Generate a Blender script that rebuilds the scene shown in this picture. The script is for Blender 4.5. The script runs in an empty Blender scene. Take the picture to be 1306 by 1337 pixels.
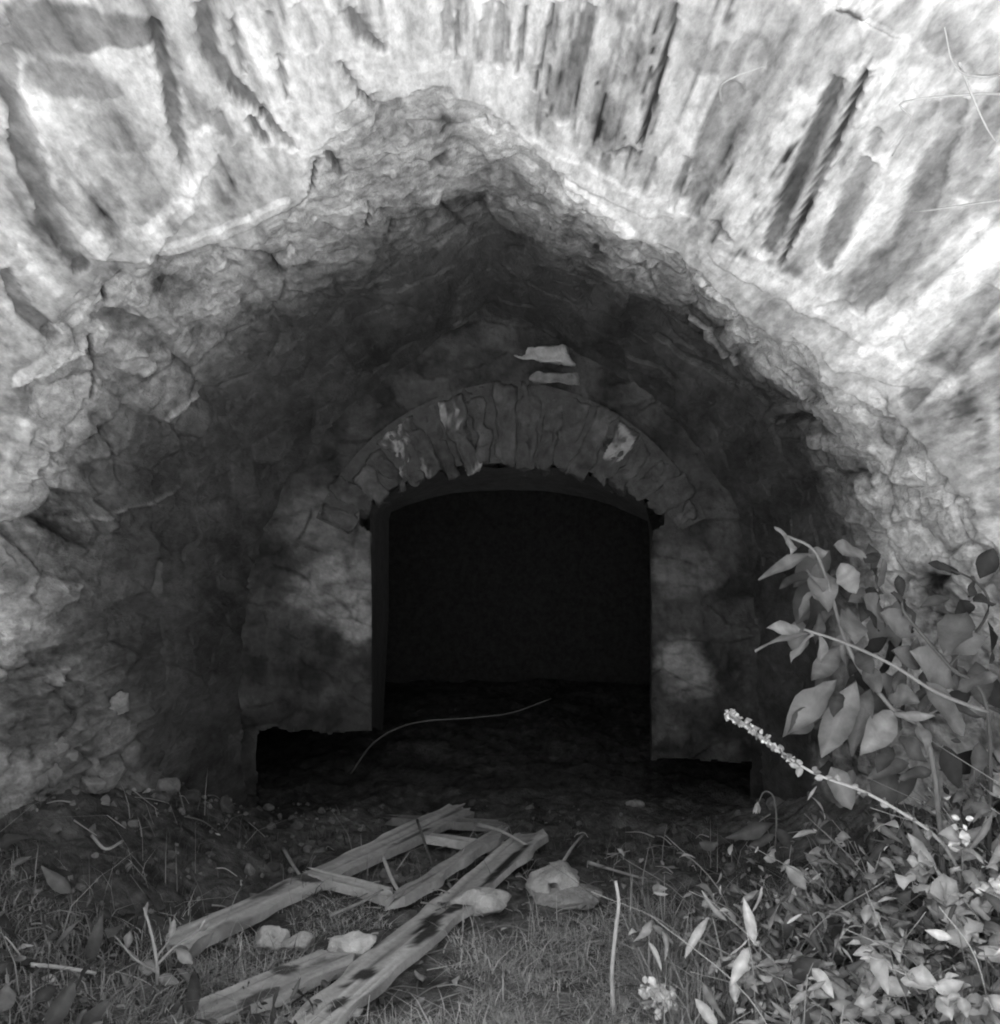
import bpy, math, random
import numpy as np
from mathutils import Vector

R = math.radians
S = bpy.context.scene
C = S.collection
rng = np.random.default_rng(11)
random.seed(11)

# ------------------------------------------------------------------ camera, light, exposure
CAMZ, F = 1.176, 1400.0                    # waist level camera, focal length in photo pixels (photo 1306 wide)
cam = bpy.data.cameras.new("camera")
cam.sensor_fit = 'HORIZONTAL'
cam.sensor_width = 36.0
cam.lens = 36.0 * F / 1306.0
cam.clip_start, cam.clip_end = 0.05, 2000.0
camo = bpy.data.objects.new("camera", cam)
camo.location = (0, 0, CAMZ)
camo.rotation_euler = (R(90), 0, 0)
C.objects.link(camo)
S.camera = camo

SUN_EL, SUN_AZ = 57.0, 212.0               # behind the camera, a little to the left
world = bpy.data.worlds.new("World")
S.world = world
world.use_nodes = True
wn, wl = world.node_tree.nodes, world.node_tree.links
wn.clear()
sky = wn.new('ShaderNodeTexSky')
sky.sky_type = 'NISHITA'
sky.sun_disc = False
sky.sun_elevation = R(SUN_EL)
sky.sun_rotation = R(SUN_AZ)
bw = wn.new('ShaderNodeRGBToBW')           # black and white film
bg = wn.new('ShaderNodeBackground')
bg.inputs['Strength'].default_value = 0.09
wo = wn.new('ShaderNodeOutputWorld')
wl.new(sky.outputs[0], bw.inputs[0]); wl.new(bw.outputs[0], bg.inputs[0]); wl.new(bg.outputs[0], wo.inputs[0])

sun = bpy.data.lights.new("sun", 'SUN')
sun.energy = 4.5
sun.angle = R(3)
sun.color = (1, 1, 1)
suno = bpy.data.objects.new("sun", sun)
az = R(SUN_AZ)
sd = Vector((math.sin(az) * math.cos(R(SUN_EL)), math.cos(az) * math.cos(R(SUN_EL)), math.sin(R(SUN_EL))))
suno.rotation_euler = sd.to_track_quat('Z', 'Y').to_euler()
suno.location = sd * 20
C.objects.link(suno)

S.view_settings.view_transform = 'Standard'
S.view_settings.look = 'None'
S.view_settings.gamma = 1.0
S.view_settings.exposure = 2.3
S.render.engine = 'CYCLES'
S.cycles.filter_width = 2.0
S.cycles.max_bounces = 8
S.cycles.diffuse_bounces = 6
S.cycles.use_denoising = True


# ------------------------------------------------------------------ helpers
def at(px, py, Y):
    """photo pixel and distance -> point"""
    return np.array([(px - 653.0) / F * Y, Y, CAMZ - (py - 668.5) / F * Y])


def sst(a, b, x):
    t = np.clip((x - a) / (b - a), 0, 1)
    return t * t * (3 - 2 * t)


def _hash(ix, iy, iz, k=0):
    h = (ix.astype(np.int64) * 374761393 + iy.astype(np.int64) * 668265263 + iz.astype(np.int64) * 2147483647 + k * 974634777) & 0xFFFFFFFF
    h = ((h ^ (h >> 13)) * 1274126177) & 0xFFFFFFFF
    h = ((h ^ (h >> 16)) * 2246822519) & 0xFFFFFFFF
    return ((h ^ (h >> 15)) & 0xFFFFFF) / float(0xFFFFFF)


def vnoise(P, k=0):
    i = np.floor(P); f = P - i; f = f * f * f * (f * (f * 6 - 15) + 10)
    i = i.astype(np.int64); o = 0
    for dx in (0, 1):
        for dy in (0, 1):
            for dz in (0, 1):
                w = (f[:, 0] if dx else 1 - f[:, 0]) * (f[:, 1] if dy else 1 - f[:, 1]) * (f[:, 2] if dz else 1 - f[:, 2])
                o = o + w * _hash(i[:, 0] + dx, i[:, 1] + dy, i[:, 2] + dz, k)
    return o * 2 - 1


def fbm(P, octs=4, k=0, gain=0.5):
    o, a, s = 0, 1.0, 0
    for n in range(octs):
        o = o + a * vnoise(P * 2.03 ** n + 17.3 * n, k + n); s += a; a *= gain
    return o / s


def worley(P, k=0):
    """returns F1, F2, cell random"""
    i = np.floor(P).astype(np.int64)
    n = len(P)
    fac = np.zeros(n); f1 = np.full(n, 9.0); f2 = np.full(n, 9.0); cid = np.zeros(n)
    for dx in (-1, 0, 1):
        for dy in (-1, 0, 1):
            for dz in (-1, 0, 1):
                a, b, c = i[:, 0] + dx, i[:, 1] + dy, i[:, 2] + dz
                q = np.stack([a + _hash(a, b, c, k), b + _hash(a, b, c, k + 1), c + _hash(a, b, c, k + 2)], 1)
                d = np.sqrt(((P - q) ** 2).sum(1))
                r = _hash(a, b, c, k + 3)
                m = d < f1
                f2 = np.where(m, f1, np.minimum(f2, d))
                fac = np.where(m, (P[:, 0] - q[:, 0]) * (_hash(a, b, c, k + 5) - 0.5) + (P[:, 1] - q[:, 1]) * (_hash(a, b, c, k + 6) - 0.5), fac)
                cid = np.where(m, r, cid); f1 = np.where(m, d, f1)
    worley.facet = fac
    return f1, f2, cid


def mesh_obj(name, V, Fc, mat, parent=None, tone=None, smooth=True):
    me = bpy.data.meshes.new(name)
    V = np.asarray(V, dtype=np.float64)
    if isinstance(Fc, np.ndarray):
        Fc = Fc.tolist()
    org = np.zeros(3)
    if parent is not None:
        org = np.array(parent.location) if parent.parent is None else np.array(parent["origin"])
    me.from_pydata((V - org).tolist(), [], Fc)
    if tone is not None:
        a = me.attributes.new("tone", 'FLOAT', 'POINT')
        a.data.foreach_set("value", np.asarray(tone, dtype=np.float32))
    me.update()
    if smooth:
        me.polygons.foreach_set("use_smooth", [True] * len(me.polygons))
    me.materials.append(mat)
    o = bpy.data.objects.new(name, me)
    C.objects.link(o)
    if parent is not None:
        o.parent = parent
        if parent.parent is None:
            o["origin"] = list(org)
    return o


def child_of(o, parent):
    o.parent = parent
    return o


def thing(name, loc, label, cat, group=None):
    o = bpy.data.objects.new(name, None)
    o.empty_display_size = 0.05
    o.location = [float(c) for c in loc]
    C.objects.link(o)
    o["label"] = label; o["category"] = cat
    if group:
        o["group"] = group
    return o


def tag(o, label, cat, group=None, kind=None):
    if label: o["label"] = label
    if cat: o["category"] = cat
    if group: o["group"] = group
    if kind: o["kind"] = kind
    return o


def mat_grey(name, base=None, var=0.35, scale=30.0, bump=0.25, rough=0.9, fine=140.0, transl=0.0, ymul=1.0):
    """neutral grey surface; base None takes the mesh attribute 'tone'"""
    m = bpy.data.materials.new(name)
    m.use_nodes = True
    n, l = m.node_tree.nodes, m.node_tree.links
    n.clear()
    out = n.new('ShaderNodeOutputMaterial')
    bs = n.new('ShaderNodeBsdfPrincipled')
    bs.inputs['Roughness'].default_value = rough
    bs.inputs['Specular IOR Level'].default_value = 0.25
    tc = n.new('ShaderNodeTexCoord')
    n1 = n.new('ShaderNodeTexNoise'); n1.inputs['Scale'].default_value = scale; n1.inputs['Detail'].default_value = 6; n1.inputs['Roughness'].default_value = 0.65
    n2 = n.new('ShaderNodeTexNoise'); n2.inputs['Scale'].default_value = fine; n2.inputs['Detail'].default_value = 3
    mp = n.new('ShaderNodeMapping'); mp.inputs['Scale'].default_value = (1, ymul, 1)
    l.new(tc.outputs['Object'], mp.inputs['Vector'])
    l.new(mp.outputs[0], n1.inputs['Vector']); l.new(mp.outputs[0], n2.inputs['Vector'])
    mr = n.new('ShaderNodeMapRange')
    mr.inputs['From Min'].default_value = 0.3; mr.inputs['From Max'].default_value = 0.7
    mr.inputs['To Min'].default_value = 1 - var; mr.inputs['To Max'].default_value = 1 + var
    l.new(n1.outputs['Fac'], mr.inputs['Value'])
    mu = n.new('ShaderNodeMath'); mu.operation = 'MULTIPLY'; mu.use_clamp = True
    l.new(mr.outputs['Result'], mu.inputs[0])
    if base is None:
        at_ = n.new('ShaderNodeAttribute'); at_.attribute_name = 'tone'
        l.new(at_.outputs['Fac'], mu.inputs[1])
    else:
        mu.inputs[1].default_value = base
    l.new(mu.outputs[0], bs.inputs['Base Color'])
    ad = n.new('ShaderNodeMath'); ad.operation = 'MULTIPLY_ADD'; ad.inputs[1].default_value = 0.5
    l.new(n2.outputs['Fac'], ad.inputs[0]); l.new(n1.outputs['Fac'], ad.inputs[2])
    bp = n.new('ShaderNodeBump'); bp.inputs['Strength'].default_value = bump; bp.inputs['Distance'].default_value = 0.02
    l.new(ad.outputs[0], bp.inputs['Height']); l.new(bp.outputs[0], bs.inputs['Normal'])
    if transl > 0:
        tr = n.new('ShaderNodeBsdfTranslucent'); l.new(mu.outputs[0], tr.inputs['Color'])
        mx = n.new('ShaderNodeMixShader'); mx.inputs[0].default_value = transl
        l.new(bs.outputs[0], mx.inputs[1]); l.new(tr.outputs[0], mx.inputs[2]); l.new(mx.outputs[0], out.inputs[0])
    else:
        l.new(bs.outputs[0], out.inputs[0])
    return m


M_plaster = mat_grey("plaster", None, 0.34, 46, 0.30, 0.9, 190, ymul=0.35)
M_rubble = mat_grey("rubble", None, 0.40, 44, 0.55, 0.92, 170, ymul=0.5)
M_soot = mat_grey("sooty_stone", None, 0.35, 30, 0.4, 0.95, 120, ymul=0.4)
M_end = mat_grey("end_wall_stone", None, 0.30, 30, 0.45, 0.95, 130)
M_ground = mat_grey("earth", None, 0.45, 28, 0.7, 1.0, 120)
M_wood = mat_grey("weathered_wood", None, 0.20, 40, 0.3, 0.8, 200)
M_stone = mat_grey("loose_stone", None, 0.30, 30, 0.5, 0.9, 120)
M_grass = mat_grey("grass_blades", None, 0.2, 9, 0.0, 0.7, 60, transl=0.25)
M_leaf = mat_grey("leaves", None, 0.18, 45, 0.15, 0.55, 90, transl=0.22)
M_stem = mat_grey("stems", None, 0.2, 40, 0.2, 0.8, 120)


# ------------------------------------------------------------------ the ground
def gz(x, y):
    x = np.atleast_1d(np.asarray(x, float)); y = np.atleast_1d(np.asarray(y, float))
    P = np.stack([x, y, np.zeros_like(x)], 1)
    near = sst(8.5, 6.5, np.hypot(x, y - 2.5))
    b = 0.34 * sst(-0.62, -1.45, x) * sst(4.35, 3.6, y) * sst(0.3, 1.6, y)
    b = b + 0.36 * sst(0.62, 1.45, x) * sst(4.35, 3.6, y) * sst(0.3, 1.6, y)
    z = b + near * (0.035 * fbm(P * 3.1, 3, 5) + 0.022 * fbm(P * 11, 3, 9) + 0.008 * fbm(P * 45, 2, 19))
    return z + near * 0.012 * fbm(P * 26, 4, 25, 0.65) + (1 - near) * 0.25 * fbm(P * 0.12, 3, 31)


def build_ground():
    xs = np.concatenate([[-400, -120, -40, -15, -7, -4, -2.6], np.arange(-1.9, 1.9001, 0.0125), [2.6, 4, 7, 15, 40, 120, 400]])
    ys = np.concatenate([[-400, -120, -40, -15, -7, -3.5, -1.5, 0, 0.8, 1.5], np.arange(1.9, 4.5001, 0.0125), np.arange(4.54, 7.6, 0.04), [9, 20, 60, 200, 400]])
    X, Y = np.meshgrid(xs, ys)
    x, y = X.ravel(), Y.ravel()
    z = gz(x, y)
    V = np.stack([x, y, z], 1)
    nx, ny = len(xs), len(ys)
    I = np.arange(nx * ny).reshape(ny, nx)
    Fq = np.stack([I[:-1, :-1], I[:-1, 1:], I[1:, 1:], I[1:, :-1]], -1).reshape(-1, 4)
    P = np.stack([x, y, np.zeros_like(x)], 1)
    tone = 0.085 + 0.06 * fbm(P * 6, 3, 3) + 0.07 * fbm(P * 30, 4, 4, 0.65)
    outside = sst(2.0, 1.7, y)                      # unseen ground before the kiln, made pale to bounce light into the vault
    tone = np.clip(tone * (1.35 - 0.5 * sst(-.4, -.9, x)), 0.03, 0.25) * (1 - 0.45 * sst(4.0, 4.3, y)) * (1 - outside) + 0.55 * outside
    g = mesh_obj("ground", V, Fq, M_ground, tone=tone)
    tag(g, "dark bare earth floor under and in front of the vault", "ground", kind="structure")


build_ground()

# ------------------------------------------------------------------ the vault
#   nine profile points from the left foot over the crown to the right foot, at four distances
SEC = [
    (4.25, [(330, 1110), (325, 880), (345, 715), (440, 560), (640, 400), (850, 530), (955, 675), (985, 860), (990, 1110)]),
    (3.50, [(185, 1190), (180, 880), (215, 650), (350, 460), (640, 318), (900, 430), (1045, 620), (1085, 830), (1095, 1190)]),
    (2.90, [(-40, 1290), (-60, 880), (10, 560), (230, 345), (640, 210), (960, 390), (1180, 620), (1270, 850), (1300, 1290)]),
    (2.10, [(-330, 1500), (-350, 880), (-230, 430), (60, 110), (640, -60), (1140, 150), (1470, 480), (1590, 850), (1620, 1500)]),
]
NT, NY = 840, 560
yrow = np.concatenate([np.linspace(4.27, 1.9, 500), np.linspace(1.88, 0.55, NY - 500)])


def catmull(P, u):
    """P (n,k) control rows, u in 0..n-1"""
    n = len(P)
    i = np.clip(np.floor(u).astype(int), 0, n - 2)
    f = (u - i)[:, None]
    p1, p2 = P[i], P[i + 1]
    p0 = np.where((i > 0)[:, None], P[np.maximum(i - 1, 0)], 2 * p1 - p2)
    p3 = np.where((i < n - 2)[:, None], P[np.minimum(i + 2, n - 1)], 2 * p2 - p1)
    return 0.5 * (2 * p1 + (p2 - p0) * f + (2 * p0 - 5 * p1 + 4 * p2 - p3) * f ** 2 + (3 * p1 - p0 - 3 * p2 + p3) * f ** 3)


tt = np.linspace(0, 1, NT)
profiles = []
for Yd, pts in SEC:
    W = np.array([at(px, py, Yd) for px, py in pts])[:, [0, 2]]
    L = catmull(W[:5], np.clip(tt, 0, 0.5) * 8)
    Rr = catmull(W[4:], (np.clip(tt, 0.5, 1) - 0.5) * 8)
    profiles.append(np.where((tt <= 0.5)[:, None], L, Rr))
profiles = np.array(profiles)                      # (4, NT, 2)
e = profiles[3] - profiles[2]
profiles = np.concatenate([profiles, (profiles[3] + e * 1.05)[None], (profiles[3] + e * 1.7)[None]])
ysec = np.array([4.25, 3.5, 2.9, 2.1, 1.26, 0.5])
G = np.zeros((NY, NT, 3))
for r, yv in enumerate(yrow):
    k = int(np.clip(np.searchsorted(-ysec, -yv) - 1, 0, len(ysec) - 2))
    f = (ysec[k] - yv) / (ysec[k] - ysec[k + 1])
    lin = profiles[k] * (1 - f) + profiles[k + 1] * f
    G[r, :, 0] = lin[:, 0]; G[r, :, 1] = yv; G[r, :, 2] = lin[:, 1]
cw = np.exp(-((tt - 0.5) / 0.07) ** 2)[None, :, None] * sst(3.4, 2.2, yrow)[:, None, None]
for _ in range(260):
    sm = G.copy(); sm[:, 1:-1] = (G[:, :-2] + 2 * G[:, 1:-1] + G[:, 2:]) / 4
    G = G * (1 - cw) + sm * cw
# soften the breaks between the sections
for _ in range(14):
    G[1:-1, :, [0, 2]] = (G[:-2][:, :, [0, 2]] + 2 * G[1:-1][:, :, [0, 2]] + G[2:][:, :, [0, 2]]) / 4
for _ in range(6):
    G[:, 1:-1, [0, 2]] = (G[:, :-2][:, :, [0, 2]] + 2 * G[:, 1:-1][:, :, [0, 2]] + G[:, 2:][:, :, [0, 2]]) / 4
dT = np.gradient(G, axis=1); dY = np.gradient(G, axis=0)
N = np.cross(dT, dY); N /= np.linalg.norm(N, axis=2, keepdims=True) + 1e-9
cen = np.array([0, 0, 0.9])
sgn = np.sign(((cen - G) * N * np.array([1, 0, 1])).sum(2)); N *= np.where(sgn == 0, 1, sgn)[:, :, None]
PX = 653 + G[:, :, 0] / G[:, :, 1] * F
PY = 668.5 - (G[:, :, 2] - CAMZ) / G[:, :, 1] * F


def surf(px, py):
    """grid cell of the vault under a photo pixel"""
    d = (PX - px) ** 2 + (PY - py) ** 2
    return np.unravel_index(np.argmin(d), d.shape)


def surf3(px, py):
    return G[surf(px, py)]


P0 = G.reshape(-1, 3)
Tg = np.broadcast_to(tt[None, :], (NY, NT)).ravel()
Yg = P0[:, 1]
arc = np.concatenate([[0], np.cumsum(np.linalg.norm(np.diff(G[int(np.argmin(abs(yrow - 2.6)))], axis=0), axis=1))])
Sg = np.broadcast_to(arc[None, :], (NY, NT)).ravel()          # metres around the vault

# lower edge of the plaster
bpx = [(-40, 720), (40, 560), (100, 385), (180, 345), (250, 335), (330, 300), (395, 250), (430, 195), (470, 130), (540, 95), (600, 100), (650, 150), (700, 215),
       (780, 270), (870, 335), (960, 400), (1040, 460), (1130, 520), (1230, 590), (1300, 690)]
bt, by = [], []
for px, py in bpx:
    r, c = surf(px, py)
    bt.append(tt[c]); by.append(yrow[r])
o_ = np.argsort(bt)
Yb = np.interp(Tg, np.array(bt)[o_], np.array(by)[o_])
q = np.stack([Sg, Yg, np.zeros_like(Yg)], 1)
qp = q * np.array([1.0, 0.30, 1.0])            # lime runs and wash follow the boards
edge_n = 0.16 * fbm(q * 4, 5, 40, 0.6) + 0.08 * fbm(q * 14, 4, 41, 0.6)
side = np.minimum(Yb + edge_n - Yg, 9)            # >0 on the plaster
plaster = sst(-0.03, 0.03, side)
plt = sst(-0.24, 0.10, side + 0.08 * fbm(q * 16, 4, 42, 0.6))
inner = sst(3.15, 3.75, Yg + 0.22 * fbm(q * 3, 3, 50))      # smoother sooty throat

# --- relief
bw_ = 0.155
bwarp = Sg + 0.03 * vnoise(np.stack([Sg * 2.2, Yg * 0.8, 0 * Yg], 1), 60)
bi = np.floor(bwarp / bw_); bf = bwarp / bw_ - bi
brand = _hash(bi.astype(np.int64), 0 * bi.astype(np.int64), 0 * bi.astype(np.int64), 61)
brand2 = _hash(bi.astype(np.int64), 0 * bi.astype(np.int64), 0 * bi.astype(np.int64), 63)
groove = np.exp(-(np.minimum(bf, 1 - bf) * bw_ / 0.006) ** 2)
grain = vnoise(np.stack([Sg * 55, Yg * 3.0, 0 * Yg], 1), 64)
grain2 = vnoise(np.stack([Sg * 130, Yg * 7.0, 0 * Yg], 1), 66)
topfade = sst(0.0, 0.35, side)
streak0 = fbm(np.stack([Sg * 30 + 0.5 * fbm(q * 3, 2, 180), Yg * 1.4, 0 * Yg], 1), 4, 185, 0.6)
Dp = 0.016 + topfade * (0.022 * (brand - 0.5) - 0.012 * groove * brand2 + 0.004 * grain + 0.002 * grain2) + 0.009 * fbm(qp * 5, 3, 67) + 0.006 * fbm(qp * 26, 4, 68, 0.6) + 0.016 * topfade * streak0
wq = q + 0.035 * np.stack([fbm(q * 6, 3, 170), fbm(q * 6, 3, 171), 0 * Yg], 1)
wp = np.stack([wq[:, 0] * 7.0, wq[:, 1] * 4.6, 0 * Yg], 1)
f1, f2, cid = worley(wp, 72); fa1 = worley.facet
wp2 = np.stack([wq[:, 0] * 17 + 0.8 * fbm(q * 12, 2, 75), wq[:, 1] * 11, 0 * Yg], 1)
g1, g2, cid2 = worley(wp2, 76); fa2 = worley.facet
brk = sst(-0.25, 0.3, fbm(q * 5, 3, 172))                  # joints come and go
ridge = 1 - abs(fbm(np.stack([wq[:, 0] * 11, wq[:, 1] * 8, 0 * Yg], 1), 4, 173, 0.6)) * 2.6
dip = Yg * 0.97 + Sg * 0.25
strata = 1 - abs(fbm(np.stack([Sg * 24 - Yg * 7 + 1.3 * fbm(q * 3, 3, 174), dip * 3.5, 0 * Yg], 1), 4, 175, 0.55)) * 2.6
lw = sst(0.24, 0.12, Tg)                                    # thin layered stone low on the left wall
rid = ridge * (1 - lw) + strata * lw
crack = np.exp(-((f2 - f1) / 0.07) ** 2) * brk
Dr = (0.055 * fa1 + 0.030 * fa2) * (1 - 0.8 * lw) + 0.028 * (cid - 0.5) * (1 - 0.6 * lw) - 0.030 * crack + 0.012 * (cid2 - 0.5) * sst(0.0, 0.2, g2 - g1) + (0.006 + 0.016 * lw) * rid + 0.014 * fbm(q * 8, 4, 78, 0.5) + 0.003 * fbm(q * 42, 3, 79)
Di = 0.012 * (cid - 0.5) + 0.008 * fa1 + 0.008 * fa2 - 0.003 * crack + 0.016 * fbm(q * np.array([6, 2.6, 1]), 5, 80)
Dr = Dr * (0.68 + 0.32 * sst(0.3, 0.2, Tg))
D = plaster * Dp + (1 - plaster) * (Dr * (1 - inner) + Di * inner)

# --- tones of lime, bare board marks, stone and soot
streak = fbm(np.stack([Sg * 26 + 0.5 * fbm(qp * 3, 2, 180), Yg * 1.6, 0 * Yg], 1), 4, 181, 0.6)
patch = sst(0.02, 0.22, fbm(qp * 4.5 + 3, 5, 182, 0.6))
Tp = 0.47 + 0.15 * fbm(qp * 4.2, 5, 90) + 0.26 * fbm(qp * 17, 5, 91, 0.68) + 0.26 * streak * topfade - 0.30 * topfade * sst(0.80, 0.97, 1 - abs(streak0) * 2.2) * sst(-0.1, 0.3, fbm(qp * 3 + 5, 3, 186)) + 0.08 * (brand - 0.5) * topfade + 0.16 * patch
Tp = Tp - 0.20 * sst(0.1, 0.35, fbm(qp * 7 + 8, 5, 183, 0.65))
Tp = Tp - 0.10 * groove * topfade
Tr = 0.31 + 0.14 * (cid - 0.5) + 0.12 * (cid2 - 0.5) + 0.34 * fbm(np.stack([wq[:, 0] * 10, wq[:, 1] * 7, 0 * Yg], 1), 5, 95, 0.68) - 0.10 * crack + 0.12 * (rid - 0.6)
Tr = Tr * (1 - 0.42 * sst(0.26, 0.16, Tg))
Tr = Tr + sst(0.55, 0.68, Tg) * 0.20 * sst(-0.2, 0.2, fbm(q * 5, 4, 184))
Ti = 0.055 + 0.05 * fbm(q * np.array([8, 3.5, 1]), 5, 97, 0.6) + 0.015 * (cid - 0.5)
soot_shade = sst(2.90, 3.50, Yg + 0.06 * sst(0.30, 0.18, Tg) + 0.25 * fbm(q * 2.5, 4, 98) - 0.25 * sst(0.33, 0.40, abs(Tg - 0.5)))  # smoke stain, deepened inward to paint in part of the light's falloff
T = plt * Tp + (1 - plt) * (Tr * (1 - soot_shade) + Ti * soot_shade)

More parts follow.
